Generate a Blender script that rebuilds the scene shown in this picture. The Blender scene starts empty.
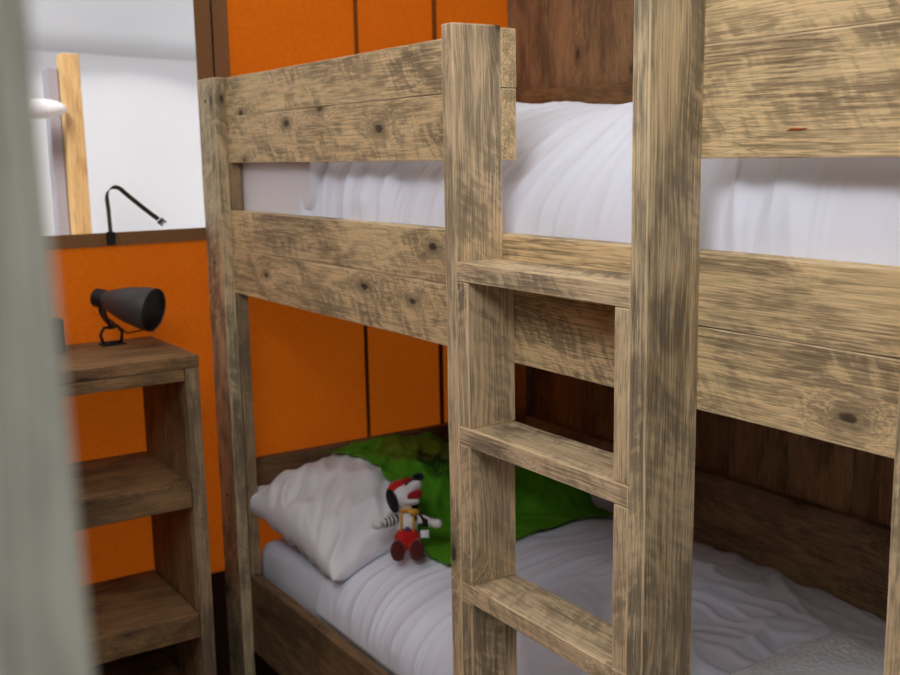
import bpy, bmesh, math, random
from mathutils import Vector, Matrix, Euler, noise
from mathutils.bvhtree import BVHTree

random.seed(7)
PI = math.pi
C = bpy.context.scene.collection
FLOOR = -0.27

# ------------------------------------------------------------------ helpers
def tag(o, label=None, cat=None, group=None, kind=None):
    if label: o['label'] = label
    if cat: o['category'] = cat
    if group: o['group'] = group
    if kind: o['kind'] = kind
    return o

def empty(name, loc, label=None, cat=None, group=None):
    o = bpy.data.objects.new(name, None)
    o.empty_display_size = .05
    o.location = loc
    C.objects.link(o)
    return tag(o, label, cat, group)

def finish(name, bm, mat, parent=None, loc=(0, 0, 0), rot=(0, 0, 0), smooth=False):
    """link a bmesh as one mesh object; loc is in world space, parents are never rotated"""
    bmesh.ops.recalc_face_normals(bm, faces=bm.faces)
    me = bpy.data.meshes.new(name)
    bm.to_mesh(me); bm.free()
    for m in (mat if isinstance(mat, (list, tuple)) else [mat]):
        me.materials.append(m)
    if smooth:
        for p in me.polygons: p.use_smooth = True
    o = bpy.data.objects.new(name, me)
    C.objects.link(o)
    o.location = loc
    o.rotation_euler = rot
    if parent is not None:
        base = Vector((0, 0, 0)); q = parent
        while q is not None:
            base += q.location; q = q.parent
        o.parent = parent
        o.location = Vector(loc) - base
    return o

def raw_box(bm, x0, x1, y0, y1, z0, z1, nseg=1):
    """axis aligned box, optionally cut along X, appended to bm"""
    vs = []
    for i in range(nseg + 1):
        x = x0 + (x1 - x0) * i / nseg
        vs.append([bm.verts.new((x, y, z)) for y, z in ((y0, z0), (y1, z0), (y1, z1), (y0, z1))])
    for i in range(nseg):
        a, b = vs[i], vs[i + 1]
        for k in range(4):
            bm.faces.new((a[k], b[k], b[(k + 1) % 4], a[(k + 1) % 4]))
    bm.faces.new(vs[0][::-1]); bm.faces.new(vs[-1])
    return vs

def board(name, x0, x1, y0, y1, z0, z1, g, mat, parent=None, bev=.0025, wob=.0006, label=None, cut=None):
    """a sawn board between world bounds; its local X runs along the grain g"""
    c = ((x0 + x1) / 2, (y0 + y1) / 2, (z0 + z1) / 2)
    dx, dy, dz = x1 - x0, y1 - y0, z1 - z0
    if g == 'X': L, W, T, rot = dx, dy, dz, (0, 0, 0)
    elif g == 'Z': L, W, T, rot = dz, dy, dx, (0, -PI / 2, 0)
    else: L, W, T, rot = dy, dx, dz, (0, 0, PI / 2)
    bm = bmesh.new()
    n = max(2, int(L / .06))
    rings = raw_box(bm, -L / 2, L / 2, -W / 2, W / 2, -T / 2, T / 2, n)
    sd = random.random() * 100
    for i, r in enumerate(rings):
        for k, v in enumerate(r):
            a = noise.noise(Vector((i * .35 + sd, k * 7.3, 0))); b = noise.noise(Vector((i * .35, k * 3.3 + sd, 4)))
            v.co.y += a * wob * 2; v.co.z += b * wob * 2
    bmesh.ops.recalc_face_normals(bm, faces=bm.faces)
    edges = [e for e in bm.edges if len(e.link_faces) == 2 and e.calc_face_angle(0) > .7]
    bmesh.ops.bevel(bm, geom=edges, offset=bev, segments=2, affect='EDGES', profile=.6, material=1 if mat in EDGED else 0)
    o = finish(name, bm, [mat, W_EDGE] if mat in EDGED else mat, parent, c, rot)
    if label: o['label'] = label
    return o

def tube(bm, pts, r, seg=10, cap=True):
    pts = [Vector(p) for p in pts]
    rs = r if isinstance(r, (list, tuple)) else [r] * len(pts)
    prev = None; rings = []
    for i, p in enumerate(pts):
        t = (pts[min(i + 1, len(pts) - 1)] - pts[max(i - 1, 0)]).normalized()
        if prev is None:
            a = t.orthogonal().normalized()
        else:
            a = (prev - t * prev.dot(t)).normalized()
        prev = a
        b = t.cross(a)
        rings.append([bm.verts.new(p + (a * math.cos(2 * PI * k / seg) + b * math.sin(2 * PI * k / seg)) * rs[i]) for k in range(seg)])
    for i in range(len(rings) - 1):
        for k in range(seg):
            bm.faces.new((rings[i][k], rings[i][(k + 1) % seg], rings[i + 1][(k + 1) % seg], rings[i + 1][k]))
    if cap:
        bm.faces.new(rings[0][::-1]); bm.faces.new(rings[-1])

def lathe(bm, prof, M, seg=32, closed=False):
    """revolve (axial, radius) profile about local X, placed by matrix M"""
    rings = []
    for a, r in prof:
        rings.append([bm.verts.new(M @ Vector((a, r * math.cos(2 * PI * k / seg), r * math.sin(2 * PI * k / seg)))) for k in range(seg)])
    n = len(rings)
    for i in range(n - (0 if closed else 1)):
        A, B = rings[i], rings[(i + 1) % n]
        for k in range(seg):
            bm.faces.new((A[k], A[(k + 1) % seg], B[(k + 1) % seg], B[k]))
    if not closed:
        bm.faces.new(rings[0][::-1]); bm.faces.new(rings[-1])

def blob(bm, c, r, rot=(0, 0, 0), seg=20, rings=12, fn=None):
    M = Matrix.Translation(c) @ Euler(rot).to_matrix().to_4x4()
    g = bmesh.ops.create_uvsphere(bm, u_segments=seg, v_segments=rings, radius=1)
    for v in g['verts']:
        p = Vector((v.co.x * r[0], v.co.y * r[1], v.co.z * r[2]))
        if fn: p = fn(p)
        v.co = M @ p

# ------------------------------------------------------------------ node helpers
class NT:
    def __init__(s, name):
        s.m = bpy.data.materials.new(name); s.m.use_nodes = True
        s.t = s.m.node_tree; s.t.nodes.clear()
        s.out = s.t.nodes.new('ShaderNodeOutputMaterial')
    def n(s, typ, **kw):
        nd = s.t.nodes.new(typ)
        for k, v in kw.items(): setattr(nd, k, v)
        return nd
    def put(s, sock, v):
        if hasattr(v, 'is_linked') or isinstance(v, bpy.types.NodeSocket): s.t.links.new(v, sock)
        elif v is not None: sock.default_value = v
    def math(s, op, a, b=None, c=None, clamp=False):
        nd = s.n('ShaderNodeMath', operation=op, use_clamp=clamp)
        for i, v in enumerate((a, b, c)):
            if v is not None: s.put(nd.inputs[i], v)
        return nd.outputs[0]
    def vmath(s, op, a, b=None):
        nd = s.n('ShaderNodeVectorMath', operation=op)
        s.put(nd.inputs[0], a)
        if b is not None: s.put(nd.inputs[1], b)
        return nd.outputs[0]
    def noise(s, vec, scale=1, detail=3, rough=.5, dist=0):
        nd = s.n('ShaderNodeTexNoise')
        s.put(nd.inputs['Vector'], vec); nd.inputs['Scale'].default_value = scale
        nd.inputs['Detail'].default_value = detail; nd.inputs['Roughness'].default_value = rough
        nd.inputs['Distortion'].default_value = dist
        return nd.outputs['Fac']
    def ramp(s, f, a, b, lo=0, hi=1, smooth=True):
        nd = s.n('ShaderNodeMapRange', interpolation_type='SMOOTHSTEP' if smooth else 'LINEAR')
        s.put(nd.inputs[0], f)
        for i, v in enumerate((a, b, lo, hi)): nd.inputs[i + 1].default_value = v
        return nd.outputs[0]
    def mix(s, f, a, b, blend='MIX'):
        nd = s.n('ShaderNodeMix', data_type='RGBA', blend_type=blend)
        s.put(nd.inputs[0], f)
        for i, v in ((6, a), (7, b)):
            if isinstance(v, tuple) and len(v) == 3: v = (*v, 1)
            s.put(nd.inputs[i], v)
        return nd.outputs[2]
    def bsdf(s, col, rough=.8, normal=None, spec=.3, **kw):
        nd = s.n('ShaderNodeBsdfPrincipled')
        if isinstance(col, tuple) and len(col) == 3: col = (*col, 1)
        s.put(nd.inputs['Base Color'], col); s.put(nd.inputs['Roughness'], rough)
        nd.inputs['Specular IOR Level'].default_value = spec
        if normal is not None: s.put(nd.inputs['Normal'], normal)
        for k, v in kw.items(): s.put(nd.inputs[k], v)
        s.t.links.new(nd.outputs[0], s.out.inputs[0])
        return nd
    def bump(s, h, strength=.3, dist=.002):
        nd = s.n('ShaderNodeBump'); nd.inputs['Strength'].default_value = strength
        nd.inputs['Distance'].default_value = dist; s.put(nd.inputs['Height'], h)
        return nd.outputs[0]

def srgb(r, g, b):
    f = lambda c: (c / 255) / 12.92 if c / 255 <= .04045 else ((c / 255 + .055) / 1.055) ** 2.4
    return (f(r), f(g), f(b))

def wood(name, bare, stain, bias=0, saw=.3, plank=None, knot_col=srgb(60, 44, 32), contrast=1, spec=.25, rough=.68, bump=.8, knots=.72):
    """sawn scaffold timber: bare straw wood showing through a worn grey-brown stain; grain along local X"""
    s = NT(name)
    co = s.n('ShaderNodeTexCoord').outputs['Object']
    rnd = s.n('ShaderNodeObjectInfo').outputs['Random']
    off = s.n('ShaderNodeCombineXYZ')
    s.put(off.inputs[0], s.math('MULTIPLY', rnd, 37.0)); s.put(off.inputs[1], s.math('MULTIPLY', rnd, 53.0)); s.put(off.inputs[2], s.math('MULTIPLY', rnd, 91.0))
    p = s.vmath('ADD', co, off.outputs[0])
    tone = None
    if plank:
        axis, width, start = plank
        sp = s.n('ShaderNodeSeparateXYZ'); s.put(sp.inputs[0], co)
        idx = s.math('FLOOR', s.math('DIVIDE', s.math('SUBTRACT', sp.outputs[axis], start), width))
        wn = s.n('ShaderNodeTexWhiteNoise', noise_dimensions='1D'); s.put(wn.inputs['W'], idx)
        p = s.vmath('ADD', p, s.vmath('SCALE', wn.outputs['Color'])) if False else s.vmath('ADD', p, s.vmath('MULTIPLY', wn.outputs['Color'], (17.0, 13.0, 19.0)))
        tone = wn.outputs['Value']
    # knots: sparse cells, squeezed across the board
    s0 = s.n('ShaderNodeSeparateXYZ'); s.put(s0.inputs[0], p)
    wob = s.noise(s.vmath('MULTIPLY', p, (30, 30, 30)), 1, 2, .5)
    kv = s.n('ShaderNodeCombineXYZ'); s.put(kv.inputs[0], s.math('MULTIPLY', s0.outputs[0], 4.2))
    s.put(kv.inputs[1], s.math('MULTIPLY', s.math('ADD', s0.outputs[1], s0.outputs[2]), 8.5))
    vo = s.n('ShaderNodeTexVoronoi', voronoi_dimensions='2D'); s.put(vo.inputs['Vector'], kv.outputs[0]); vo.inputs['Scale'].default_value = 1; vo.inputs['Randomness'].default_value = 1
    vc = s.n('ShaderNodeSeparateColor'); s.put(vc.inputs[0], vo.outputs['Color'])
    kd = s.math('ADD', s.math('ADD', vo.outputs['Distance'], s.math('MULTIPLY', s.math('LESS_THAN', vc.outputs[0], knots), 1.0)), s.math('MULTIPLY', s.math('SUBTRACT', wob, .5), .12))
    near = s.ramp(kd, .0, .40, 1, 0)
    # bend the grain round the knots
    wv = s.noise(s.vmath('MULTIPLY', p, (2.2, 5, 5)), 1, 2, .5)
    bend = s.math('ADD', s.math('MULTIPLY', near, .028), s.math('MULTIPLY', wv, .05))
    bv = s.n('ShaderNodeCombineXYZ'); s.put(bv.inputs[1], bend); s.put(bv.inputs[2], s.math('MULTIPLY', bend, .4))
    q = s.vmath('ADD', p, bv.outputs[0])
    fine = s.noise(s.vmath('MULTIPLY', q, (12, 380, 380)), 1, 3, .65)
    mid = s.noise(s.vmath('MULTIPLY', q, (3.5, 120, 120)), 1, 4, .65)
    # year lines: thin dark late wood between broader early wood
    ly = s.noise(s.vmath('MULTIPLY', q, (.9, 120, 120)), 1, 1, .4)
    line = s.ramp(s.math('ABSOLUTE', s.math('SUBTRACT', ly, .5)), .0, .055, 1, 0)
    # slanting saw marks, in patches
    sp2 = s.n('ShaderNodeSeparateXYZ'); s.put(sp2.inputs[0], p)
    warp = s.noise(s.vmath('MULTIPLY', p, (9, 16, 16)), 1, 2, .5)
    sc = s.math('ADD', s.math('MULTIPLY', sp2.outputs[0], 75), s.math('MULTIPLY', sp2.outputs[1], 46))
    sc = s.math('ADD', sc, s.math('MULTIPLY', sp2.outputs[2], 46))
    sv = s.n('ShaderNodeCombineXYZ'); s.put(sv.inputs[0], s.math('ADD', sc, s.math('MULTIPLY', warp, 3.0)))
    s.put(sv.inputs[1], s.math('MULTIPLY', sp2.outputs[1], 22)); s.put(sv.inputs[2], s.math('MULTIPLY', sp2.outputs[2], 22))
    sm = s.math('MULTIPLY_ADD', s.noise(sv.outputs[0], 1, 2, .5), 2, -1)
    patch = s.ramp(s.noise(s.vmath('MULTIPLY', p, (4, 8, 8)), 1, 1, .5), .40, .60)
    sawm = s.math('MULTIPLY', sm, patch)
    big = s.noise(s.vmath('MULTIPLY', p, (5.0, 13, 13)), 1, 4, .6, .8)
    m = s.math('ADD', s.math('MULTIPLY_ADD', big, .85, .075), s.math('MULTIPLY', s.math('SUBTRACT', fine, .5), .75 * contrast))
    m = s.math('ADD', m, s.math('MULTIPLY', s.math('SUBTRACT', mid, .5), .62 * contrast))
    m = s.math('ADD', m, s.math('MULTIPLY', sawm, saw * .55))
    m = s.math('ADD', m, bias + .01)
    grey = s.ramp(s.noise(s.vmath('MULTIPLY', p, (3, 7, 7)), 1, 2, .5), .35, .65)
    m = s.math('ADD', m, s.math('MULTIPLY', near, -.10))
    mask = s.ramp(m, .36, .63)
    base = s.mix(mask, s.mix(grey, stain, s.mix(.30, stain, bare)), s.mix(grey, s.mix(.22, bare, stain), bare))
    base = s.mix(s.math('MULTIPLY', line, .5), base, s.mix(.45, stain, knot_col))
    base = s.mix(s.ramp(fine, .3, .6, .42, 0), base, knot_col)
    base = s.mix(s.ramp(big, .35, .7, 0, .3), base, tuple(min(1, c * 1.2) for c in bare))
    base = s.mix(s.ramp(kd, .07, .2, .55, 0), base, s.mix(.5, stain, knot_col))
    base = s.mix(s.ramp(kd, .035, .075, .85, 0), base, knot_col)
    if tone is not None:
        base = s.mix(s.ramp(tone, 0, 1, 0, .45, False), base, knot_col)
    h = s.math('ADD', s.math('MULTIPLY', fine, .6), s.math('MULTIPLY', mid, .5))
    h = s.math('ADD', h, s.math('MULTIPLY', sawm, .14 * saw))
    h = s.math('SUBTRACT', h, s.ramp(kd, .04, .075, .5, 0))
    s.bsdf(base, rough, s.bump(h, bump, .0022), spec)
    return s.m

W_SCAF = wood('scaffold_wood', srgb(228, 200, 160), srgb(146, 130, 106), -.02, .8)
W_RAIL = wood('scaffold_wood_rail', srgb(236, 205, 155), srgb(156, 135, 104), .0, .9, contrast=1.0)
W_POST = wood('scaffold_wood_post', srgb(224, 200, 160), srgb(138, 125, 104), -.03, .7)
W_EDGE = wood('worn_edge_wood', srgb(234, 208, 166), srgb(204, 178, 138), .08, .3, contrast=.7)
EDGED = [W_SCAF, W_RAIL, W_POST]
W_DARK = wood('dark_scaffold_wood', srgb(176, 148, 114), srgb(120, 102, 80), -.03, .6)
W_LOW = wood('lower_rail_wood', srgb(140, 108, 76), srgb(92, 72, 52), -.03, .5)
W_SHELF = wood('shelf_wood', srgb(152, 116, 78), srgb(106, 80, 54), .0, .3, contrast=.7)
W_WALL = wood('wall_wood', srgb(138, 98, 62), srgb(88, 62, 42), -.02, .2, plank=(1, .19, -.002), contrast=.8)
W_PALE = wood('pale_wood', srgb(226, 230, 218), srgb(198, 204, 194), .05, .2, contrast=.6)
W_BEAM = wood('beam_wood', srgb(222, 186, 130), srgb(200, 160, 104), .1, .1, contrast=.5, knots=1.1)
W_FLOOR = wood('floor_wood', srgb(90, 68, 50), srgb(56, 42, 32), 0, .2, plank=(1, .14, 0), contrast=.7)

def cloth_mat(name, col, rough=.9, bscale=900, bstr=.12, sheen=.2, mott=.05, transl=0):
    s = NT(name)
    co = s.n('ShaderNodeTexCoord').outputs['Object']
    f = s.noise(co, bscale, 2, .6)
    g = s.noise(co, 6, 3, .6)
    c = s.mix(s.ramp(g, .3, .7, 0, mott), col, tuple(x * .7 for x in col))
    b = s.bsdf(c, rough, s.bump(f, bstr, .0006), .2)
    b.inputs['Sheen Weight'].default_value = sheen
    if transl:
        tr = s.n('ShaderNodeBsdfTranslucent'); s.put(tr.inputs[0], c)
        mx = s.n('ShaderNodeMixShader'); mx.inputs[0].default_value = transl
        s.t.links.new(b.outputs[0], mx.inputs[1]); s.t.links.new(tr.outputs[0], mx.inputs[2])
        s.t.links.new(mx.outputs[0], s.out.inputs[0])
    return s.m

LINEN = cloth_mat('white_linen', srgb(234, 236, 250))
LINEN2 = cloth_mat('white_pillow_linen', srgb(234, 230, 236))
MATTR = cloth_mat('mattress_sheet', srgb(222, 226, 240))

def canvas_mat(name, col, dark, transl=.3):
    """coarse felted tent canvas, lets some daylight through"""
    s = NT(name)
    co = s.n('ShaderNodeTexCoord').outputs['Object']
    f = s.noise(co, 320, 3, .7)
    v = s.noise(s.vmath('MULTIPLY', co, (400, 700, 90)), 1, 2, .5)
    g = s.noise(co, 5, 2, .5)
    k = s.math('ADD', s.math('MULTIPLY', f, .6), s.math('MULTIPLY', v, .4))
    c = s.mix(s.ramp(k, .35, .65), dark, col)
    c = s.mix(s.ramp(g, .3, .7, 0, .18), c, dark)
    b = s.bsdf(c, .95, s.bump(k, .25, .001), .1)
    tr = s.n('ShaderNodeBsdfTranslucent'); gm = s.n('ShaderNodeGamma'); gm.inputs[1].default_value = .5; s.put(gm.inputs[0], c); s.put(tr.inputs[0], gm.outputs[0])
    mx = s.n('ShaderNodeMixShader'); mx.inputs[0].default_value = transl
    s.t.links.new(b.outputs[0], mx.inputs[1]); s.t.links.new(tr.outputs[0], mx.inputs[2])
    s.t.links.new(mx.outputs[0], s.out.inputs[0])
    return s.m

ORANGE = canvas_mat('orange_canvas', srgb(250, 142, 34), srgb(230, 112, 16), .5)
BROWNC = canvas_mat('brown_canvas', srgb(150, 108, 72), srgb(128, 90, 58), .08)
SEAM = canvas_mat('seam_canvas', srgb(150, 84, 34), srgb(128, 68, 24), .1)
DKBROWN = canvas_mat('dark_brown_canvas', srgb(74, 46, 30), srgb(56, 34, 22), .04)
CREAM = canvas_mat('cream_canvas', srgb(240, 238, 234), srgb(232, 229, 224), .6)
WHITEC = canvas_mat('white_canvas', srgb(246, 246, 248), srgb(238, 238, 242), .3)
GREYC = canvas_mat('grey_canvas', srgb(226, 228, 230), srgb(218, 220, 223), .45)

def plain(name, col, rough=.6, spec=.4, metal=0):
    s = NT(name)
    co = s.n('ShaderNodeTexCoord').outputs['Object']
    g = s.noise(co, 60, 3, .6)
    c = s.mix(s.ramp(g, .3, .7, 0, .15), col, tuple(x * .75 for x in col))
    b = s.bsdf(c, rough, s.bump(g, .05, .0005), spec)
    b.inputs['Metallic'].default_value = metal
    return s.m

LAMPM = plain('lamp_grey', srgb(62, 58, 58), .48, .5)
LAMPIN = plain('lamp_inside', srgb(30, 28, 28), .6)
BLACK = plain('black_plastic', srgb(24, 23, 24), .45)
WEB = cloth_mat('olive_webbing', srgb(62, 62, 44), bscale=1400, bstr=.5)
GRND = plain('ground_gravel', srgb(170, 168, 160), .9)
BULB = plain('frosted_bulb', srgb(120, 116, 110), .35)
WHITEP = plain('white_plastic', srgb(238, 238, 240), .5)
GREYP = plain('grey_post_paint', srgb(158, 156, 166), .6)
SLOT = plain('dark_slot', srgb(22, 14, 10), .9)
NAIL = plain('dark_steel', srgb(52, 46, 42), .5, .5, .6)

# ------------------------------------------------------------------ room shell
XW, YB = -.024, 1.114          # canvas wall plane, timber wall plane
TOP = 2.3

def sbox(name, x0, x1, y0, y1, z0, z1, mat, kind='structure', parent=None):
    bm = bmesh.new(); raw_box(bm, x0, x1, y0, y1, z0, z1)
    o = finish(name, bm, mat, parent)
    if kind and parent is None: o['kind'] = kind
    return o

# floor: boards along Y
o = board('floor', -.3, 4.7, -3.0, 1.2, FLOOR - .03, FLOOR, 'Y', W_FLOOR, bev=.001, wob=0); tag(o, kind='structure')

# left wall: canvas with a window opening (Y -1.5 .. .070, Z 1.109 .. 2.02)
WY0, WY1, WZ0, WZ1 = -1.55, .074, 1.112, 2.05
def canvas_wall():
    bm = bmesh.new()
    ys = [-3.0, -2.2, WY0, -1.1, -.7, -.3, WY1, .3, .557, .83, 1.0, YB + .03]
    zs = [.108, .4, .7, .95, WZ0, 1.4, 1.7, WZ1, TOP]
    g = {}
    for i, y in enumerate(ys):
        for j, z in enumerate(zs):
            for s in (0, 1):
                g[i, j, s] = bm.verts.new((XW - .004 * s, y, z))
    hole = lambda i, j: WY0 - 1e-6 <= ys[i] and ys[i + 1] <= WY1 + 1e-6 and WZ0 - 1e-6 <= zs[j] and zs[j + 1] <= WZ1 + 1e-6
    solid = lambda i, j: 0 <= i < len(ys) - 1 and 0 <= j < len(zs) - 1 and not hole(i, j)
    for i in range(len(ys) - 1):
        for j in range(len(zs) - 1):
            if hole(i, j): continue
            bm.faces.new((g[i, j, 0], g[i + 1, j, 0], g[i + 1, j + 1, 0], g[i, j + 1, 0]))
            bm.faces.new((g[i, j, 1], g[i, j + 1, 1], g[i + 1, j + 1, 1], g[i + 1, j, 1]))
            for (a, b, di, dj) in (((i, j), (i, j + 1), -1, 0), ((i + 1, j), (i + 1, j + 1), 1, 0), ((i, j), (i + 1, j), 0, -1), ((i, j + 1), (i + 1, j + 1), 0, 1)):
                if not solid(i + di, j + dj):
                    bm.faces.new((g[a[0], a[1], 0], g[b[0], b[1], 0], g[b[0], b[1], 1], g[a[0], a[1], 1]))
    return bm
o = finish('wall_left', canvas_wall(), ORANGE); tag(o, kind='structure')
# skirt of dark canvas at the bottom
o = sbox('baseboard_left', XW - .004, XW + .004, -3.0, YB, FLOOR, .112, DKBROWN)
# seam strips on the canvas (trim)
o = sbox('trim_1', XW, XW + .004, .557, .568, .1, TOP, SEAM)
o = sbox('trim_2', XW, XW + .004, .828, .842, .1, TOP, SEAM)
# window: transparent film in a brown canvas frame
win = tag(finish('window_1', (lambda bm: (raw_box(bm, XW, XW + .006, WY0, .118, WZ0 - .034, WZ0 + .001), bm)[1])(bmesh.new()), BROWNC), kind='structure')
def framebox(name, y0, y1, z0, z1, mat, t=.006, x=XW):
    bm = bmesh.new(); raw_box(bm, x, x + t, y0, y1, z0, z1); return finish(name, bm, mat, win)
framebox('window_frame', WY1 - .002, .116, WZ0, TOP, BROWNC)
framebox('window_frame', .122, .165, WZ0 - .034, TOP, BROWNC)
framebox('zip_slot', .116, .122, WZ0 - .034, TOP, SLOT, .003)
framebox('window_frame', WY0, .074, WZ1, WZ1 + .05, BROWNC)
framebox('window_frame', WY0 - .04, WY0, WZ0 - .034, WZ1 + .05, BROWNC)
s = NT('clear_film')
gl = s.n('ShaderNodeBsdfGlossy'); gl.inputs['Roughness'].default_value = .08; gl.inputs[0].default_value = (1, 1, 1, 1)
tp = s.n('ShaderNodeBsdfTransparent'); tp.inputs[0].default_value = (.97, .975, .98, 1)
lw = s.n('ShaderNodeLayerWeight'); lw.inputs[0].default_value = .25
mx = s.n('ShaderNodeMixShader'); s.put(mx.inputs[0], s.math('MULTIPLY', lw.outputs['Fresnel'], .5))
s.t.links.new(tp.outputs[0], mx.inputs[1]); s.t.links.new(gl.outputs[0], mx.inputs[2]); s.t.links.new(mx.outputs[0], s.out.inputs[0])
FILM = s.m
bm = bmesh.new()
ny, nz = 30, 20
gr = [[bm.verts.new((XW - .003 + .006 * noise.noise(Vector((i * .25, j * .25, 0))), WY0 + (WY1 - WY0) * i / ny, WZ0 + (WZ1 - WZ0) * j / nz)) for j in range(nz + 1)] for i in range(ny + 1)]
for i in range(ny):
    for j in range(nz): bm.faces.new((gr[i][j], gr[i + 1][j], gr[i + 1][j + 1], gr[i][j + 1]))
finish('window_pane', bm, FILM, win, smooth=True)

# timber wall at the back: upright boards of one wall
bm = bmesh.new()
x = -.012 - .19 * 0
k = 0
xs = [-.03] + [.178 + .19 * i for i in range(0, 24)]
for a, b in zip(xs[:-1], xs[1:]):
    # local X = world Z, local Z = -world X
    vs = raw_box(bm, FLOOR, TOP, YB + random.uniform(0, .003), YB + .03, -(b - .002), -(a + .002))
edges = [e for e in bm.edges]
bmesh.ops.recalc_face_normals(bm, faces=bm.faces)
bmesh.ops.bevel(bm, geom=[e for e in bm.edges if e.calc_length() > 1], offset=.003, segments=1, affect='EDGES')
W_WALL2 = wood('wall_boards', srgb(190, 152, 110), srgb(132, 104, 76), -.02, .2, plank=(2, .19, -.178 - .19 * 10), contrast=.8)
o = finish('wall_back', bm, W_WALL2, None, (0, 0, 0), (0, -PI / 2, 0)); tag(o, kind='structure')

# canvas roof
o = sbox('ceiling', -.3, 5.4, -3.0, 1.2, TOP, TOP + .01, CREAM)
# canvas wall opposite the bunk, and the wall that carries the entrance behind the camera
o = board('wall_front', -.1, 4.6, -3.0, -2.97, FLOOR, TOP, 'Z', W_WALL, bev=.001, wob=0); tag(o, kind='structure')
# timber wall behind the camera with the open entrance
bm = bmesh.new()
raw_box(bm, 4.6, 4.63, -3.0, -2.1, FLOOR, TOP); raw_box(bm, 4.6, 4.63, -.9, 1.14, FLOOR, TOP)
o = finish('wall_right', bm, BROWNC); tag(o, kind='structure')

# ------------------------------------------------------------------ bunk bed
bed = empty('bunk_bed', (1.1, .58, FLOOR), 'rough sawn scaffold timber bunk bed with a built-in ladder', 'bunk bed')
w = .0989; t = .0315
GY0, GY1 = w, w + .0313                # plane of guards and rails
XH1 = .1008; XF = 2.120; XE = XF + .10  # head post, foot post
YBK = 1.0842                           # face of the boards at the back
def bp(name, *a, **k): return board(name, *a, parent=bed, **k)

# corner posts
bp('corner_post', -.017, XH1, w - t, w, FLOOR, 1.509, 'Z', W_POST)
bp('corner_post', XF, XE, w - t, w, FLOOR, 1.509, 'Z', W_SCAF)
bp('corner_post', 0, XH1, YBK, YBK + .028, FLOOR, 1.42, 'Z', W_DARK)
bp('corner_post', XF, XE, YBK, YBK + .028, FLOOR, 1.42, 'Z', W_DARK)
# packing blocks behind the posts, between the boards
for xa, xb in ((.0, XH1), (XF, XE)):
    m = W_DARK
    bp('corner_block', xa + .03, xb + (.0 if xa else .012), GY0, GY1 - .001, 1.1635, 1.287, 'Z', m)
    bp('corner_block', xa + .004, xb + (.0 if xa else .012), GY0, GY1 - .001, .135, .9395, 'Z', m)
# guards, each of two planks
XL, XL1 = 1.299, 1.331
XR, XR1 = 1.7566, 1.7886
bp('guard_board', .01, XL1, GY0, GY1, 1.2882, 1.4085, 'X', W_RAIL)
bp('guard_board', .01, XL1, GY0, GY1, 1.4095, 1.5073, 'X', W_RAIL)
bp('guard_board', XR + .002, XE, GY0, GY1, 1.2882, 1.4375, 'X', W_RAIL)
bp('guard_board', XR + .002, XE, GY0, GY1, 1.438, 1.5073, 'X', W_RAIL)
# upper side rail of two planks
bp('side_rail', .01, XE, GY0, GY1, .9406, 1.0587, 'X', W_RAIL)
bp('side_rail', .01, XE, GY0, GY1, 1.0597, 1.1623, 'X', W_RAIL)
# lower side rail
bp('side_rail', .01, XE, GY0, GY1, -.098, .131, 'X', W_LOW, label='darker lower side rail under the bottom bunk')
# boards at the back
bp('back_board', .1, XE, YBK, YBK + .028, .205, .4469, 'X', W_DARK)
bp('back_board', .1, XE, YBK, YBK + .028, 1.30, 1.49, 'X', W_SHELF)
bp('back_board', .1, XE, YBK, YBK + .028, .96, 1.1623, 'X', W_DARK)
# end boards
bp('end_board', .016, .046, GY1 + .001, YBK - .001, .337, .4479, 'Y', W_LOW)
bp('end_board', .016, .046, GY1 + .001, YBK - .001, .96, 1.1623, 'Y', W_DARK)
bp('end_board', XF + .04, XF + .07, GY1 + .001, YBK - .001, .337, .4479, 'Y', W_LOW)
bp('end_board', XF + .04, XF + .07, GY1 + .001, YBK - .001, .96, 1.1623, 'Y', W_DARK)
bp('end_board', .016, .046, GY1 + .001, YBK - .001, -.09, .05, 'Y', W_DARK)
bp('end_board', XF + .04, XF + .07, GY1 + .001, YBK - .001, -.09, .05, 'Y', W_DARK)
# slats under both mattresses
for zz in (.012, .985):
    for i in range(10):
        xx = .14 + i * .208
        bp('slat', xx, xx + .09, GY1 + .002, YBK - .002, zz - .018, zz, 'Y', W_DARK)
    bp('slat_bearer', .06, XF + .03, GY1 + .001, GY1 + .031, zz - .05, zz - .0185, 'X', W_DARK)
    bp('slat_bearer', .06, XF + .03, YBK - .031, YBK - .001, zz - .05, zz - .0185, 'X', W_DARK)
# ladder
Z1, Z2, Z3, TT = 1.1214, .8383, .5549, .0321
bp('ladder_post', XL, XL1, 0, w, FLOOR, 1.511, 'Z', W_SCAF)
bp('ladder_post', XR, XR1, 0, w, FLOOR, 1.511, 'Z', W_POST)
for zt in (Z1, Z2, Z3, .272, -.011):
    bp('ladder_tread', XL1 + .0005, XR - .0005, .0005, w + (-.0005), zt - TT, zt, 'X', W_SCAF)
zs = [Z1 - TT, Z2, Z2 - TT, Z3, Z3 - TT, .272, .272 - TT, -.011, -.011 - TT, FLOOR]
for i in range(0, 10, 2):
    bp('ladder_block', XL1 + .0005, XL1 + TT, .001, w - .0005, zs[i + 1] + .0006, zs[i] - .0006, 'Z', W_SCAF)
    bp('ladder_block', XR - TT, XR - .0005, .001, w - .0005, zs[i + 1] + .0006, zs[i] - .0006, 'Z', W_SCAF)
bm = bmesh.new()
tube(bm, [(1.928, GY0 - .0002, 1.321), (1.936, GY0 - .0006, 1.3235), (1.948, GY0 - .0006, 1.3225), (1.958, GY0 - .0002, 1.3235)], [.0006, .0016, .0016, .0006], 8)
finish('resin_streak', bm, plain('resin', srgb(176, 92, 40), .4), bed, smooth=True)
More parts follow.
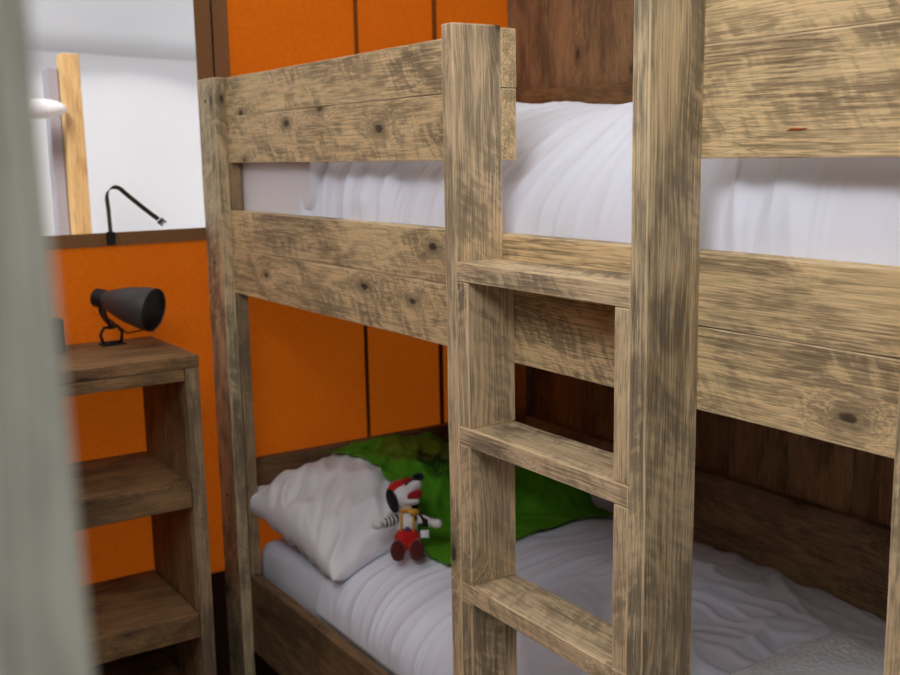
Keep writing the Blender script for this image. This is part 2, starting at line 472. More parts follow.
# screw heads
for (xx, zz) in ((.04, .36), (.04, 1.02), (.04, 1.45)):
    bm = bmesh.new()
    lathe(bm, [(0, .005), (.0015, .0045), (.002, .003)], Matrix.Translation((xx, w - t + .0003, zz)) @ Matrix.Rotation(-PI / 2, 4, 'Z'), 12)
    finish('screw_head', bm, NAIL, bed)

# ------------------------------------------------------------------ bedding
def ridged(v): return 1 - abs(noise.noise(v)) * 2

def puff(name, x0, x1, y0, y1, z0, z1, nx, ny, mat, e=6.0, ez=2.6, top=None, wr=None, over=None, ey=None):
    """soft slab with a superelliptic top and folds. over=(y_a, y_b, z): it lies on a mattress
    between y_a and y_b whose top is at z, and hangs down only in the slots beside it"""
    bm = bmesh.new()
    ey = ey or e
    cx, cy, hx, hy = (x0 + x1) / 2, (y0 + y1) / 2, (x1 - x0) / 2, (y1 - y0) / 2
    def f(u, k): return math.copysign(1 - (1 - abs(u)) ** k, u)
    G = []; I = []
    for i in range(nx + 1):
        row = []; inn = []
        for j in range(ny + 1):
            U = f(-1 + 2 * i / nx, 1.7); V = f(-1 + 2 * j / ny, 1.7)
            h = max(0, 1 - abs(U) ** e) ** (1 / ez) * max(0, 1 - abs(V) ** ey) ** (1 / ez)
            X = cx + hx * U; Y = cy + hy * V
            zt = z1 + (top(X, Y) if top else 0)
            hxx = max(0, 1 - abs(U) ** e) ** (1 / ez); hyy = max(0, 1 - abs(V) ** ey) ** (1 / ez)
            Z = z0 + (zt - z0) * hyy
            zb = min(Z, over[2]) if over else z0
            Z = zb + (Z - zb) * hxx
            p = Vector((X, Y, Z))
            if wr:
                d = wr(X, Y, Z)
                nrm = Vector((U ** 5 if abs(U) > .8 else 0, V ** 5 if abs(V) > .8 else 0, .6)).normalized()
                p += nrm * d * min(1, h * 3 + .05)
            if over and over[0] + .05 < Y < over[1] - .05: p.z = max(p.z, over[2] + .004)
            row.append(bm.verts.new(p))
            if over:
                q = p.copy()
                q.y = min(max(q.y, over[0] - .004), over[1] + .004)
                q.x = min(max(q.x, x0 + .004), x1 - .004)
                q.z = min(p.z - .003, over[2] + .002)
                inn.append(bm.verts.new(q))
        G.append(row); I.append(inn)
    for i in range(nx):
        for j in range(ny):
            bm.faces.new((G[i][j], G[i + 1][j], G[i + 1][j + 1], G[i][j + 1]))
            if over: bm.faces.new((I[i][j], I[i][j + 1], I[i + 1][j + 1], I[i + 1][j]))
    def loop(T): return [T[i][0] for i in range(nx + 1)] + [T[nx][j] for j in range(1, ny + 1)] + [T[i][ny] for i in range(nx - 1, -1, -1)] + [T[0][j] for j in range(ny - 1, 0, -1)]
    rim = loop(G)
    if over:
        r2 = loop(I)
        for a in range(len(rim)):
            b = (a + 1) % len(rim); bm.faces.new((rim[a], rim[b], r2[b], r2[a]))
    else:
        c = bm.verts.new((cx, cy, z0))
        for a in range(len(rim)):
            bm.faces.new((rim[a], rim[(a + 1) % len(rim)], c))
    return finish(name, bm, mat, None, (0, 0, 0), smooth=True)

def recenter(o, base):
    """origin to the base point"""
    b = Vector(base)
    o.data.transform(Matrix.Translation(-b)); o.location = b
    return o

# upper mattress and bedding
MY0, MY1 = GY1 + .026, YBK - .024
MT_U, MT_L = 1.215, .222
um = puff('mattress', .052, XF + .03, MY0, MY1, .987, MT_U, 160, 60, MATTR, e=30, ez=5,
          wr=lambda x, y, z: .004 * ridged(Vector((x * 9, y * 3, z * 6))) - .006)
tag(recenter(um, (1.1, .58, .987)), 'white sheeted mattress of the upper bunk', 'mattress')
def wr_up(x, y, z):
    # long soft folds that run over the front edge and down
    q = x + .05 * math.sin(y * 5 + x * 2) + .05 * noise.noise(Vector((x * 2.2, y * 4, z * 5)))
    k = .5 + noise.noise(Vector((x * 3, y * 2, 11)))
    a = max(0, ridged(Vector((q * 10, y * .9, z * .8))) - .3)
    b = max(0, ridged(Vector((q * 27, y * 1.6, z * 1.5 + 9))) - .55)
    return (.045 * a * a * k + .014 * b) * min(1, max(0, (2.4 - x))) + .014 * noise.noise(Vector((x * 4, y * 5, z * 4)))
ud = puff('duvet', .42, XF + .02, GY1 + .002, YBK - .004, 1.10, 1.396, 420, 170, LINEN, e=14, ez=2.2, ey=3.4,
          top=lambda x, y: .010 * math.sin(x * 3.1 + 1) + .012 * noise.noise(Vector((x * 2, y * 3, 1))), wr=wr_up, over=(MY0, MY1, MT_U + .004))
tag(recenter(ud, (1.28, .58, 1.10)), 'white puffy duvet on the upper bunk, seen between the timber rails', 'duvet')

def trees_of(*obs):
    out = []
    for ob in obs:
        M = Matrix.Translation(ob.location)
        out.append(BVHTree.FromPolygons([M @ v.co for v in ob.data.vertices], [tuple(p.vertices) for p in ob.data.polygons]))
    return out
def ground_z(trs, x, y, top, low=-1):
    z = low
    for tr in trs:
        h = tr.ray_cast(Vector((x, y, top)), Vector((0, 0, -1)))
        if h[0] is not None: z = max(z, h[0].z)
    return z

def pillow(name, M, hx, hy, T, mat, seed, trs, ztop, nx=90, ny=90, pull=.10, yc=None, hp=.42, wk=.010, yl=-9):
    bm = bmesh.new()
    def pt(i, j, s):
        u = -1 + 2 * i / nx; v = -1 + 2 * j / ny
        u = math.sin(u * PI / 2) * .35 + u * .65; v = math.sin(v * PI / 2) * .35 + v * .65
        X = hx * u * (1 - pull * (1 - v * v)); Y = hy * v * (1 - pull * (1 - u * u))
        h = (max(0, (1 - u ** 2)) * max(0, (1 - v ** 2))) ** hp
        d = .012 * ridged(Vector((X * 9 + seed, Y * 4, s))) + .014 * noise.noise(Vector((X * 5, Y * 6 + seed, s * 3)))
        d += wk * max(0, ridged(Vector(((X + Y) * 12, (X - Y) * 4 + seed, s))) - .3)
        fl = .006 * noise.noise(Vector((u * 4, v * 4, seed)))
        p = M @ Vector((X, Y, s * (T * h + d * min(1, 2.2 * h)) + fl))
        if yc: p.y = min(max(p.y, yc[0]), yc[1])
        p.x = max(p.x, .050)
        return p
    def lift(p, gap):
        g = ground_z(trs, p.x, p.y, ztop)
        if p.z < g + gap and p.y > yl: p.z = g + gap
        return p
    A = [[bm.verts.new(lift(pt(i, j, 1), .006 if 0 < i < nx and 0 < j < ny else .0035)) for j in range(ny + 1)] for i in range(nx + 1)]
    B = [[(A[i][j] if i in (0, nx) or j in (0, ny) else bm.verts.new(lift(pt(i, j, -1), .002))) for j in range(ny + 1)] for i in range(nx + 1)]
    for i in range(nx):
        for j in range(ny):
            bm.faces.new((A[i][j], A[i + 1][j], A[i + 1][j + 1], A[i][j + 1]))
            bm.faces.new((B[i][j], B[i][j + 1], B[i + 1][j + 1], B[i + 1][j]))
    return finish(name, bm, mat, smooth=True)
def TR(loc, rot): return Matrix.Translation(loc) @ Euler(rot).to_matrix().to_4x4()

up = pillow('pillow', TR((.275, .60, 1.262), (0, math.radians(0), .02)), .235, .50, .168, LINEN2, 3, trees_of(um, ud), 1.8, yc=(GY1 + .003, YBK - .004), pull=.0, hp=.22, yl=MY0 + .03)
tag(recenter(up, (.28, .58, 1.24)), 'white pillow lying at the far end of the upper bunk', 'pillow')

# lower mattress
def sheet_w(x, y, z): return .006 * ridged(Vector((x * 7, y * 4, z * 12))) + .005 * noise.noise(Vector((x * 12, y * 9, z * 20))) - .004
lm = puff('mattress', .052, XF + .03, MY0 - .012, MY1, .0135, MT_L, 160, 60, MATTR, e=44, ez=6, wr=sheet_w)
tag(recenter(lm, (1.1, .58, .0135)), 'white sheeted mattress of the lower bunk, its side bare near the head post', 'mattress')
def wr_low(x, y, z):
    k = 1 - min(1, max(0, (x - .95)) / .25)
    q = x + .09 * y + .05 * math.sin(y * 4 + 1) + .03 * noise.noise(Vector((x * 4, y * 4, 2)))
    a = max(0, ridged(Vector((q * 15, y * 1.2, z))) - .35)
    k2 = .6 + noise.noise(Vector((x * 5, y * 3, 4)))
    d1 = .026 * a * a * k2 + .006 * max(0, ridged(Vector((q * 34, y * 2, 6))) - .5)
    r = .55 * x + y
    b = max(0, ridged(Vector((x * 2.2 + 5, r * 5.5, z * 2))) - .2)
    c = max(0, ridged(Vector((x * 9 + y * 3, y * 13 - x * 4, 3))) - .5)
    d2 = .034 * b * b + .014 * c + .02 * noise.noise(Vector((x * 4, y * 5, 7)))
    return d1 * k + d2 * (1 - k) + .006 * noise.noise(Vector((x * 7, y * 6, z * 4)))
ld = puff('duvet', .455, XF + .02, GY1 + .003, YBK - .004, .135, .298, 460, 200, LINEN, e=9, ez=2.2, ey=5.6,
          top=lambda x, y: .006 + .022 * noise.noise(Vector((x * 2.4, y * 2.6, 5))) + .02 * max(0, 1 - abs(y - .62) / .5), wr=wr_low, over=(MY0 - .012, MY1, MT_L + .004))
tag(recenter(ld, (1.28, .58, .138)), 'rumpled white duvet spread over the lower bunk', 'duvet')
# lower pillows
lp2 = pillow('pillow', TR((.345, .90, .325), (0, math.radians(9), math.radians(3))), .27, .18, .075, LINEN2, 23, trees_of(ld, lm), .8, pull=.05, yc=(.1, YBK - .004))
tag(recenter(lp2, (.345, .90, .24)), 'white lower pillow against the timber wall, partly under the green cloth', 'pillow')
lp = pillow('pillow', TR((.296, .435, .340), (math.radians(6), math.radians(9), math.radians(4))), .26, .33, .092, LINEN2, 11, trees_of(ld, lm, lp2), .8, pull=.08, hp=.45, wk=.030)
tag(recenter(lp, (.275, .405, .24)), 'white lower pillow by the head post, its corner hanging over the bed edge', 'pillow')

# folded towel at the foot of the lower bunk
s = NT('fluffy_towel')
co = s.n('ShaderNodeTexCoord').outputs['Object']
f = s.noise(co, 260, 4, .7)
s.bsdf(s.mix(f, srgb(228, 228, 238), srgb(250, 250, 252)), 1, s.bump(f, .6, .003), .1)
TOWEL = s.m
tw = puff('towel', 1.545, 1.93, .42, .775, .318, .356, 160, 150, TOWEL, e=7, ez=2.4,
          wr=lambda x, y, z: .006 * noise.noise(Vector((x * 14, y * 14, z * 6))) + .0018 * noise.noise(Vector((x * 150, y * 150, 0))))
tag(recenter(tw, (1.64, .6, .315)), 'fluffy white towel folded on the duvet at the front corner of the lower bunk', 'towel')

# green printed cloth draped over the pillows and duvet
trees = []
for ob in (lp, lp2, ld, lm):
    M = Matrix.Translation(ob.location)
    trees.append(BVHTree.FromPolygons([M @ v.co for v in ob.data.vertices], [tuple(p.vertices) for p in ob.data.polygons]))
def ground(x, y):
    z = .13
    for tr in trees:
        h = tr.ray_cast(Vector((x, y, 2)) if False else Vector((x, y, .8)), Vector((0, 0, -1)))
        if h[0] is not None: z = max(z, h[0].z)
    return z
A_, B_, C_, D_ = Vector((.10, .34)), Vector((.13, 1.0)), Vector((.70, .93)), Vector((.765, .335))
n = 96
H = [[0] * (n + 1) for _ in range(n + 1)]; P = [[None] * (n + 1) for _ in range(n + 1)]
for i in range(n + 1):
    for j in range(n + 1):
        a, b = i / n, j / n
        p = (A_ * (1 - a) + D_ * a) * (1 - b) + (B_ * (1 - a) + C_ * a) * b
        p = p + Vector((.012 * math.sin(b * 7), .016 * math.sin(a * 6 + 1) * b + .055 * math.sin(PI * min(1, a * 1.15)) * (1 - b) ** 2)) * (1 if 0 < a < 1 else 1)
        P[i][j] = p; H[i][j] = ground(p.x, p.y)
for _ in range(10):
    K = [r[:] for r in H]
    for i in range(n + 1):
        for j in range(n + 1):
            s_ = c_ = 0
            for di in (-1, 0, 1):
                for dj in (-1, 0, 1):
                    if 0 <= i + di <= n and 0 <= j + dj <= n: s_ += K[i + di][j + dj]; c_ += 1
            H[i][j] = max(s_ / c_, ground(P[i][j].x, P[i][j].y) if _ == 9 else s_ / c_)
bm = bmesh.new()
T1 = []; T2 = []
for i in range(n + 1):
    r1 = []; r2 = []
    for j in range(n + 1):
        p = P[i][j]; a, b = i / n, j / n
        wv = .005 + .010 * max(0, ridged(Vector((a * 3 + b * 1.2, b * 7 - a * 3, 2))) - .3) ** 2 + .004 * (noise.noise(Vector((a * 9, b * 9, 0))) + 1)
        z = H[i][j] + wv
        r1.append(bm.verts.new((p.x, p.y, z + .0015))); r2.append(bm.verts.new((p.x, p.y, z)))
    T1.append(r1); T2.append(r2)
for i in range(n):
    for j in range(n):
        bm.faces.new((T1[i][j], T1[i + 1][j], T1[i + 1][j + 1], T1[i][j + 1]))
        bm.faces.new((T2[i][j], T2[i][j + 1], T2[i + 1][j + 1], T2[i + 1][j]))
rim = lambda T: [T[i][0] for i in range(n + 1)] + [T[n][j] for j in range(1, n + 1)] + [T[i][n] for i in range(n - 1, -1, -1)] + [T[0][j] for j in range(n - 1, 0, -1)]
R1, R2 = rim(T1), rim(T2)
for a in range(len(R1)):
    b = (a + 1) % len(R1); bm.faces.new((R1[a], R1[b], R2[b], R2[a]))
# green fabric with an olive printed field and black brush marks
s = NT('green_print')
co = s.n('ShaderNodeTexCoord').outputs['Object']
sp = s.n('ShaderNodeSeparateXYZ'); s.put(sp.inputs[0], co)
def ell(cx, cy, rx, ry):
    dx = s.math('DIVIDE', s.math('SUBTRACT', sp.outputs[0], cx), rx); dy = s.math('DIVIDE', s.math('SUBTRACT', sp.outputs[1], cy), ry)
    return s.math('SQRT', s.math('ADD', s.math('MULTIPLY', dx, dx), s.math('MULTIPLY', dy, dy)))
f1 = s.noise(co, 26, 3, .6, 1); f2 = s.noise(co, 60, 3, .6, 2)
GC = Vector((.40, .63))
e1 = s.ramp(s.math('ADD', ell(.27 - GC.x, .55 - GC.y, .12, .15), s.math('MULTIPLY', f1, .9)), 1.0, 1.5, .6, 0)
green = s.mix(s.ramp(f1, .3, .7, 0, .3), srgb(84, 152, 28), srgb(66, 126, 20))
c = s.mix(e1, green, srgb(112, 104, 30))
e2 = s.math('ADD', ell(.37 - GC.x, .555 - GC.y, .10, .06), s.math('MULTIPLY', f1, .5))
ink = s.math('MULTIPLY', s.ramp(e2, 1.0, 1.2, 1, 0), s.ramp(s.math('ABSOLUTE', s.math('SUBTRACT', f2, .5)), .045, .085, 1, 0))
c = s.mix(ink, c, srgb(20, 24, 18))
s.bsdf(c, .85, s.bump(s.noise(co, 900, 2, .5), .15, .0006), .2)
gc = finish('printed_cloth', bm, s.m, smooth=True)
tag(recenter(gc, (GC.x, GC.y, .3)), 'bright green cloth with dark print draped over the pillows of the lower bunk', 'cloth')

# ------------------------------------------------------------------ plush dog
FUR = cloth_mat('white_plush', srgb(226, 220, 222), bscale=500, bstr=.5, mott=.2)
BLKF = cloth_mat('black_plush', srgb(22, 20, 22), bscale=500, bstr=.5)
RED = cloth_mat('red_cloth', srgb(190, 26, 24), bscale=700, bstr=.3)
REDM = cloth_mat('mouth_red', srgb(150, 20, 24), bscale=700, bstr=.2)
BROWNF = cloth_mat('brown_plush', srgb(84, 28, 22), bscale=500, bstr=.5)
YEL = cloth_mat('yellow_cloth', srgb(214, 158, 60), bscale=700, bstr=.3)
BLUE = plain('blue_button', srgb(40, 78, 130), .4)
def stripe_mat():
    s = NT('striped_sleeve')
    co = s.n('ShaderNodeTexCoord').outputs['Object']
    wv = s.n('ShaderNodeTexWave', bands_direction='Y'); s.put(wv.inputs['Vector'], co); wv.inputs['Scale'].default_value = 26; wv.inputs['Distortion'].default_value = 3
    s.bsdf(s.mix(s.ramp(wv.outputs['Fac'], .55, .65), srgb(226, 220, 222), srgb(24, 20, 22)), .9)
    return s.m
STR = stripe_mat()
# local frame of the toy: origin at its seat, +Z up its body, +X the way it faces
seat = Vector((.632, .306, .326))
toy = empty('plush_dog', seat, 'small plush dog toy in a red cap and red trousers leaning on the pillow', 'toy')
face = math.radians(-32)
TM = Matrix.Translation(seat) @ Matrix.Rotation(face, 4, 'Z') @ Matrix.Rotation(math.radians(-24), 4, 'Y')
TS = 1.07
HM = Matrix.Translation((0, -.004, .096)) @ Matrix.Scale(1.15, 4) @ Matrix.Rotation(math.radians(48), 4, 'Z') @ Matrix.Rotation(math.radians(-14), 4, 'Y') @ Matrix.Translation((0, 0, -.1))
HEADP = ('ear', 'nose', 'mouth', 'cap', 'eye')
def tpart(name, fn, mat, parent=None, label=None):
    bm = bmesh.new(); fn(bm)
    for v in bm.verts: v.co = TM @ ((HM @ v.co if name in HEADP else v.co) * TS)
    o = finish(name, bm, mat, parent or toy, smooth=True)
    if label: o['label'] = label
    return o
def body_fn(bm):
    blob(bm, (0, 0, .058), (.021, .024, .036))                       # chest
    blob(bm, (.001, 0, .092), (.012, .012, .014))                      # neck
    n0 = len(bm.verts)
    blob(bm, (.002, 0, .126), (.026, .027, .027))                     # head
    blob(bm, (.026, 0, .130), (.030, .019, .013), (0, -.42, 0))        # upper muzzle
    blob(bm, (.020, 0, .108), (.020, .014, .008), (0, .15, 0))         # jaw
    bm.verts.ensure_lookup_table()
    for v in bm.verts[n0:]: v.co = HM @ v.co
    for sgn in (-1, 1):
        tube(bm, [(0, sgn * .020, .075), (.012, sgn * .042, .066), (.034, sgn * .060, .058)], [.009, .010, .009], 12)
        blob(bm, (.044, sgn * .068, .056), (.016, .013, .011), (0, 0, sgn * .7))      # mitten hand
        tube(bm, [(0, sgn * .013, .012), (.028, sgn * .016, -.002), (.05, sgn * .020, -.012)], [.012, .010, .009], 12)
tb = tpart('body', body_fn, FUR)
rm = tb.modifiers.new('Remesh', 'REMESH'); rm.mode = 'VOXEL'; rm.voxel_size = .0022; rm.use_smooth_shade = True
sm = tb.modifiers.new('Smooth', 'SMOOTH'); sm.iterations = 4
def trousers(bm):
    blob(bm, (.004, 0, .026), (.027, .031, .028))
    for sgn in (-1, 1): tube(bm, [(.006, sgn * .014, .018), (.024, sgn * .017, .004), (.034, sgn * .018, -.003)], [.018, .016, .0145], 14)
tpart('trousers', trousers, RED)
def shoe(sgn):
    def fn(bm):
        blob(bm, (.060, sgn * .022, -.005), (.014, .017, .024), (0, .25, sgn * .12))
        blob(bm, (.052, sgn * .021, -.018), (.012, .014, .010))
    return fn
for sgn in (-1, 1): tpart('shoe', shoe(sgn), BROWNF)
for sgn in (-1, 1):
    tpart('ear', lambda bm, g=sgn: blob(bm, (-.004, g * .031, .116), (.013, .008, .026), (g * -.22, 0, 0)), BLKF)
tpart('nose', lambda bm: blob(bm, (.050, 0, .150), (.012, .014, .009)), BLKF)
tpart('mouth', lambda bm: blob(bm, (.030, 0, .117), (.021, .0145, .0115), (0, -.1, 0)), REDM)
def cap(bm):
    blob(bm, (-.006, 0, .142), (.026, .028, .020), (0, -.25, 0))
    blob(bm, (.014, 0, .152), (.016, .017, .004), (0, -.3, 0))
tpart('cap', cap, RED)
for sgn in (-1, 1):
    tpart('eye', lambda bm, g=sgn: blob(bm, (.024, g * .010, .144), (.003, .0025, .004)), BLKF)
    tpart('brace', lambda bm, g=sgn: tube(bm, [(.021, g * .014, .042), (.024, g * .014, .06), (.019, g * .014, .078), (.006, g * .013, .088)], .003, 8), YEL)
    tpart('sleeve', lambda bm, g=sgn: tube(bm, [(.002, g * .023, .073), (.012, g * .040, .066), (.028, g * .055, .060)], [.0112, .0122, .0115], 14), STR)
tpart('scarf', lambda bm: (blob(bm, (.010, 0, .090), (.017, .020, .006)), blob(bm, (.022, .016, .086), (.006, .014, .008), (0, 0, .5))), YEL)
tpart('button', lambda bm: blob(bm, (.029, 0, .046), (.004, .006, .006)), BLUE)
def tagfn(bm): raw_box(bm, .012, .0135, .030, .050, .026, .044)
tpart('fabric_tag', tagfn, WHITEP)

# ------------------------------------------------------------------ bookshelf
XS0, XS1, YS = -.012, .349, -.103
shelf = empty('bookshelf', (.17, -.45, FLOOR), 'open low shelf unit of sawn brown timber beside the head of the bunk', 'shelf unit')
def sp_(name, *a, **k): return board(name, *a, parent=shelf, **k)
YL = -.80
sp_('top_board', XS0, XS1, YL, YS, .800, .8294, 'Y', W_SHELF)
sp_('front_rail', XS1 - .03, XS1 - .001, YL + .038, YS - .038, .769, .7995, 'Y', W_SHELF)
for y0 in (YS - .037, YL):
    sp_('side_post', XS1 - .032, XS1 - .001, y0 + .001, y0 + .036, FLOOR, .7995, 'Z', W_DARK)
    sp_('side_panel', .168, XS1 - .033, y0 + .002, y0 + .032, FLOOR, .7995, 'Z', W_SHELF)
    sp_('side_panel', XS0, .166, y0 + .002, y0 + .032, FLOOR, .7995, 'Z', W_SHELF)
for zt in (.514, .171, -.06):
    sp_('shelf_board', XS0 + .002, XS1 - .034, YL + .037, YS - .038, zt - .028, zt, 'Y', W_SHELF)
    if zt > 0: sp_('shelf_edge', XS1 - .033, XS1 - .002, YL + .037, YS - .038, zt - .065, zt, 'Y', W_SHELF)

# ------------------------------------------------------------------ clamp spotlight on the shelf
lamp = empty('clamp_lamp', (.06, -.24, .8295), 'dark grey clamp spotlight with a bottle-shaped shade on the shelf top', 'lamp')
# shade axis: from the neck to the mouth
SH0 = Vector((.045, -.262, .955)); SH1 = SH0 + Vector((.77, .63, -.17)) * .1
ax = (SH1 - SH0).normalized(); LN = .175
Mx = Matrix.Translation(SH0) @ ax.to_track_quat('X', 'Z').to_matrix().to_4x4()
bm = bmesh.new()
outer = [(0, .012), (.002, .0205), (.006, .0225), (.034, .0225), (.040, .0235), (.055, .030), (.078, .0385), (.105, .0465), (.135, .0520), (LN, .0560)]
inner = [(LN, .0535), (.135, .0495), (.105, .044), (.078, .036), (.058, .028)]
lathe(bm, outer + [(LN + .001, .0548)] + inner + [(.05, .002)], Mx, 40)
shade = finish('lamp_shade', bm, LAMPM, lamp, smooth=True)
bm = bmesh.new()
lathe(bm, [(LN - .002, .053), (.135, .0490), (.105, .0435), (.078, .0355), (.060, .027), (.056, .002)], Mx, 40)
finish('shade_lining', bm, LAMPIN, shade, smooth=True)
bm = bmesh.new(); blob(bm, Mx @ Vector((.082, 0, 0)), (.02, .02, .02)); finish('bulb', bm, BULB, lamp, smooth=True)
bm = bmesh.new(); lathe(bm, [(.005, .0235), (.008, .0245), (.03, .0245), (.033, .0235)], Mx, 32); finish('neck_ring', bm, BLACK, shade, smooth=True)
# bracket: two cheeks, joint and clamp
pb = SH0 + ax * .02
bm = bmesh.new()
for sgn in (-1, 1):
    o_ = Vector((sgn * .012, 0, 0))
    tube(bm, [pb + o_ * 1.6 + Vector((0, 0, -.012)), pb + o_ * 1.5 + Vector((0, .002, -.040)), pb + o_ * .8 + Vector((0, .010, -.058)), pb + o_ * .2 + Vector((0, .020, -.072))], .0048, 10)
finish('bracket', bm, BLACK, lamp, smooth=True)
bm = bmesh.new(); blob(bm, pb + Vector((0, .020, -.074)), (.009, .009, .008)); finish('pivot_knob', bm, BLACK, lamp, smooth=True)
bm = bmesh.new()
jc = pb + Vector((0, .020, -.078))
for sgn in (-1, 1):
    tube(bm, [jc, jc + Vector((.0, sgn * .018, .002)), Vector((jc.x, jc.y + sgn * .028, .858)), Vector((jc.x, jc.y + sgn * .024, .838))], .0042, 10)
tube(bm, [Vector((jc.x, jc.y - .026, .8345)), Vector((jc.x, jc.y + .026, .8345))], .0045, 10)
finish('clamp', bm, BLACK, lamp, smooth=True)
bm = bmesh.new()
raw_box(bm, jc.x - .02, jc.x + .02, jc.y - .03, jc.y + .03, .8297, .8335)
finish('clamp_pad', bm, BLACK, lamp)
bm = bmesh.new()
tube(bm, [pb + Vector((0, .01, -.05)), Vector((jc.x - .03, jc.y + .05, .85)), Vector((jc.x - .05, jc.y + .10, .852)), Vector((jc.x - .09, jc.y + .14, .838))], .0025, 8)
finish('cable', bm, BLACK, lamp, smooth=True)

# small black box at the left end of the shelf top
bm = bmesh.new()
raw_box(bm, .085, .125, -.402, -.362, .83, .918)
bmesh.ops.bevel(bm, geom=bm.edges[:], offset=.003, segments=2, affect='EDGES')
bx = finish('speaker', bm, BLACK, None)
bx.name = 'black_case'
case = recenter(bx, (.105, -.382, .83))
tag(case, 'small black case standing on the shelf top beside the pale post', 'case')
bm = bmesh.new()
tube(bm, [(.105, -.392, .915), (.105, -.394, .96), (.105, -.395, .985)], .0035, 8)
finish('aerial', bm, BLACK, case, smooth=True)

# ------------------------------------------------------------------ webbing strap on the window sill
def ribbon(bm, pts, wdt, th, side):
    pts = [Vector(p) for p in pts]
    rings = []
    for i, p in enumerate(pts):
        tn = (pts[min(i + 1, len(pts) - 1)] - pts[max(0, i - 1)]).normalized()
        sd = (side - tn * side.dot(tn)).normalized(); nr = tn.cross(sd)
        rings.append([bm.verts.new(p + sd * a + nr * b) for a, b in ((-wdt / 2, -th / 2), (wdt / 2, -th / 2), (wdt / 2, th / 2), (-wdt / 2, th / 2))])
    for i in range(len(rings) - 1):
        for k in range(4): bm.faces.new((rings[i][k], rings[i][(k + 1) % 4], rings[i + 1][(k + 1) % 4], rings[i + 1][k]))
    bm.faces.new(rings[0][::-1]); bm.faces.new(rings[-1])
XT = XW + .016
key = [(-.194, 1.105), (-.195, 1.14), (-.196, 1.175), (-.198, 1.205), (-.193, 1.222), (-.180, 1.231), (-.165, 1.228), (-.150, 1.214), (-.12, 1.187), (-.09, 1.161), (-.068, 1.143)]
def cr(pts, k=6):
    out = []
    for i in range(len(pts) - 1):
        p0, p1, p2, p3 = pts[max(i - 1, 0)], pts[i], pts[i + 1], pts[min(i + 2, len(pts) - 1)]
        for s_ in range(k):
            u = s_ / k
            out.append(tuple(.5 * (2 * b + (c - a) * u + (2 * a - 5 * b + 4 * c - d) * u * u + (-a + 3 * b - 3 * c + d) * u ** 3) for a, b, c, d in zip(p0, p1, p2, p3)))
    out.append(pts[-1]); return out
bm = bmesh.new(); ribbon(bm, [(XT + .010 * i / 60, a, b) for i, (a, b) in enumerate(cr(key))], .014, .002, Vector((.75, .30, .55)))
strap = finish('webbing_strap', bm, WEB)
recenter(strap, (XT, -.194, 1.105))
tag(strap, 'olive webbing strap with a buckle sticking up from the window sill', 'strap')
def buckle(y, z, ang, L, W, name='buckle', mat=WHITEP):
    bm = bmesh.new()
    raw_box(bm, -L / 2, L / 2, -W / 2, W / 2, -.003, .003)
    raw_box(bm, L / 2, L / 2 + .008, -W / 2, -W / 2 + .004, -.002, .002)
    raw_box(bm, L / 2, L / 2 + .008, W / 2 - .004, W / 2, -.002, .002)
    raw_box(bm, L / 2, L / 2 + .007, -.0015, .0015, -.002, .002)
    M = Matrix.Translation((XT + .010, y, z)) @ Matrix(((0, .5, .86, 0), (math.cos(ang), -math.sin(ang) * .86, math.sin(ang) * .5, 0), (math.sin(ang), math.cos(ang) * .86, -math.cos(ang) * .5, 0), (0, 0, 0, 1)))
    for v in bm.verts: v.co = M @ v.co
    return finish(name, bm, mat, strap)
BUCK = plain('buckle_grey', srgb(92, 92, 92), .35, .6)
buckle(-.062, 1.138, -.72, .010, .018, mat=BUCK)
bm = bmesh.new(); raw_box(bm, XW + .0065, XW + .024, -.204, -.184, 1.083, 1.116); bmesh.ops.bevel(bm, geom=bm.edges[:], offset=.002, segments=2, affect='EDGES')
finish('slider', bm, BLACK, strap)

# ------------------------------------------------------------------ near door post, out of focus
dp = board('door_post', 2.548, 2.575, -.9959, -.9259, FLOOR, 2.05, 'Z', W_PALE)
dp.rotation_euler = (Euler((math.radians(.8), 0, 0)).to_matrix() @ Euler((0, -PI / 2, 0)).to_matrix()).to_euler()
tag(dp, 'pale grey-green timber post close to the viewer at the left edge, out of focus', 'post')

# ------------------------------------------------------------------ outside the window
gnd = sbox('ground', -12, 14, -12, 12, -.5, -.45, GRND)
bm = bmesh.new()
nx = 60
cols = []
for i in range(nx + 1):
    y = -1.2 + 4.4 * i / nx
    cols.append([bm.verts.new((-1.75 + .02 * math.sin(y * 6) + .008 * noise.noise(Vector((y * 4, j, 0))), y, -.45 + 3.3 * j / 12)) for j in range(13)])
for i in range(nx):
    for j in range(12): bm.faces.new((cols[i][j], cols[i + 1][j], cols[i + 1][j + 1], cols[i][j + 1]))
bmesh.ops.solidify(bm, geom=bm.faces[:], thickness=.01)
ws = finish('tent_side', bm, WHITEC, smooth=True)
recenter(ws, (-1.75, 1.0, -.45)); tag(ws, 'white canvas side of the neighbouring tent outside the window', 'tent wall')
bmw = board('wooden_upright', -1.36, -1.27, .030, .092, -.45, 1.686, 'Z', W_BEAM)
tag(bmw, 'yellow wooden upright outside the window in front of the white canvas', 'post')
gp = board('grey_upright', -1.40, -1.33, -.014, .026, -.45, 1.64, 'Z', GREYP)
tag(gp, 'slim grey upright outside the window, left of the yellow one', 'post')
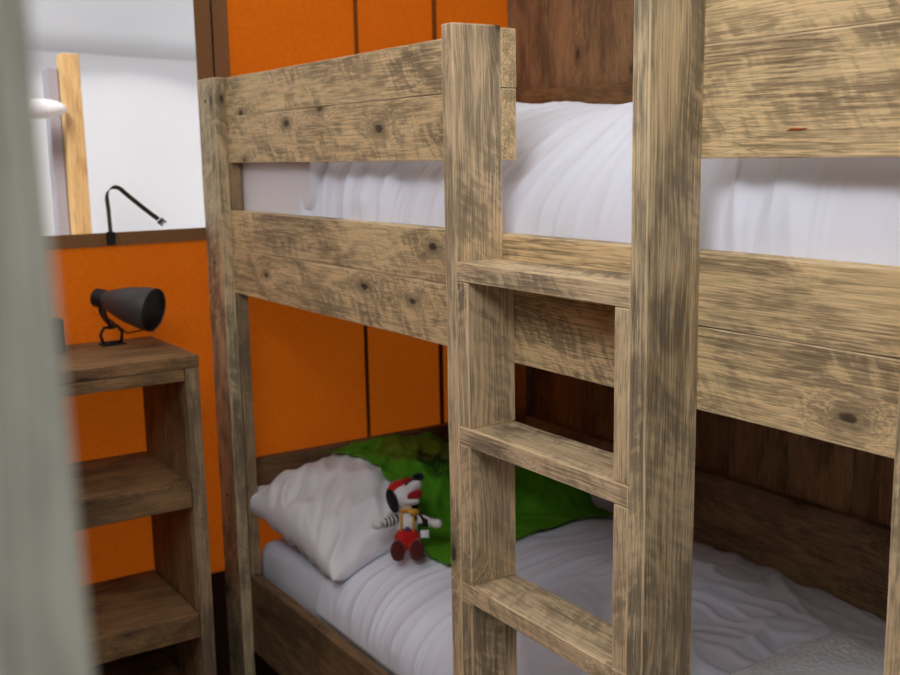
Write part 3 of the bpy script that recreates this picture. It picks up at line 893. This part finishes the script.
# grey valance / awning edge
bm = bmesh.new()
cols = []
for i in range(41):
    y = -1.4 + 2.6 * i / 40
    cols.append([bm.verts.new((-1.69 + .012 * math.sin(y * 9) * (1 - j / 6), y, 1.732 + j * .1 - .03 * (y - .017))) for j in range(7)])
for i in range(40):
    for j in range(6): bm.faces.new((cols[i][j], cols[i + 1][j], cols[i + 1][j + 1], cols[i][j + 1]))
bmesh.ops.solidify(bm, geom=bm.faces[:], thickness=.004)
aw = finish('awning', bm, GREYC, smooth=True)
recenter(aw, (-1.69, -.1, 1.73)); tag(aw, 'grey canvas awning flap hanging across the top of the window view', 'awning')
# white cushion like thing strapped to the upright
bm = bmesh.new(); blob(bm, (-1.25, -.07, 1.487), (.035, .10, .036))
wb = finish('rolled_canvas', bm, WHITEC, smooth=True)
recenter(wb, (-1.25, -.09, 1.453)); tag(wb, 'small white roll of canvas tied beside the uprights outside', 'canvas roll')

# ------------------------------------------------------------------ light
sc = bpy.context.scene
wd = bpy.data.worlds.new('World'); sc.world = wd; wd.use_nodes = True
nt = wd.node_tree; bg = nt.nodes['Background']
bg.inputs[0].default_value = (.86, .93, 1.0, 1); bg.inputs[1].default_value = .7
# added fill light, unseen, just under the roof; brightens the upper bunk from above
def area(name, loc, target, sx, sy, power, col):
    l = bpy.data.lights.new(name, 'AREA'); l.shape = 'RECTANGLE'; l.size = sx; l.size_y = sy; l.energy = power; l.color = col
    o = bpy.data.objects.new(name, l); C.objects.link(o); o.location = loc
    o.rotation_euler = (Vector(target) - Vector(loc)).to_track_quat('-Z', 'Y').to_euler()
    return o
area('overhead_fill', (2.2, -1.15, 2.26), (1.5, .1, 1.3), .9, .5, 15, (.93, .96, 1))
sl = bpy.data.lights.new('sun', 'SUN'); sl.energy = 4.2; sl.angle = .4; sl.color = (1, .96, .9)
so = bpy.data.objects.new('sun', sl); C.objects.link(so); so.rotation_euler = Vector((.45, -.5, .85)).to_track_quat('Z', 'Y').to_euler()

# ------------------------------------------------------------------ camera
cam = bpy.data.cameras.new('camera'); co_ = bpy.data.objects.new('camera', cam); C.objects.link(co_)
cam.sensor_width = 36; cam.lens = 1065.4173 / 900 * 36
yaw, pit, rol = math.radians(56.7979), math.radians(-9.7558), math.radians(-1.0463)
fw = Vector((-math.sin(yaw) * math.cos(pit), math.cos(yaw) * math.cos(pit), math.sin(pit)))
r = fw.cross(Vector((0, 0, 1))).normalized(); u = r.cross(fw)
r2 = r * math.cos(rol) + u * math.sin(rol); u2 = -r * math.sin(rol) + u * math.cos(rol)
M = Matrix((r2, u2, -fw)).transposed().to_4x4()
M.translation = Vector((2.819, -.9877, 1.3))
co_.matrix_world = M
cam.dof.use_dof = True; cam.dof.focus_distance = 1.55; cam.dof.aperture_fstop = 6.7
cam.clip_start = .02
sc.camera = co_
vs = sc.view_settings
vs.view_transform = 'Standard'; vs.look = 'None'; vs.gamma = 1; vs.use_curve_mapping = False
vs.exposure = 0.32
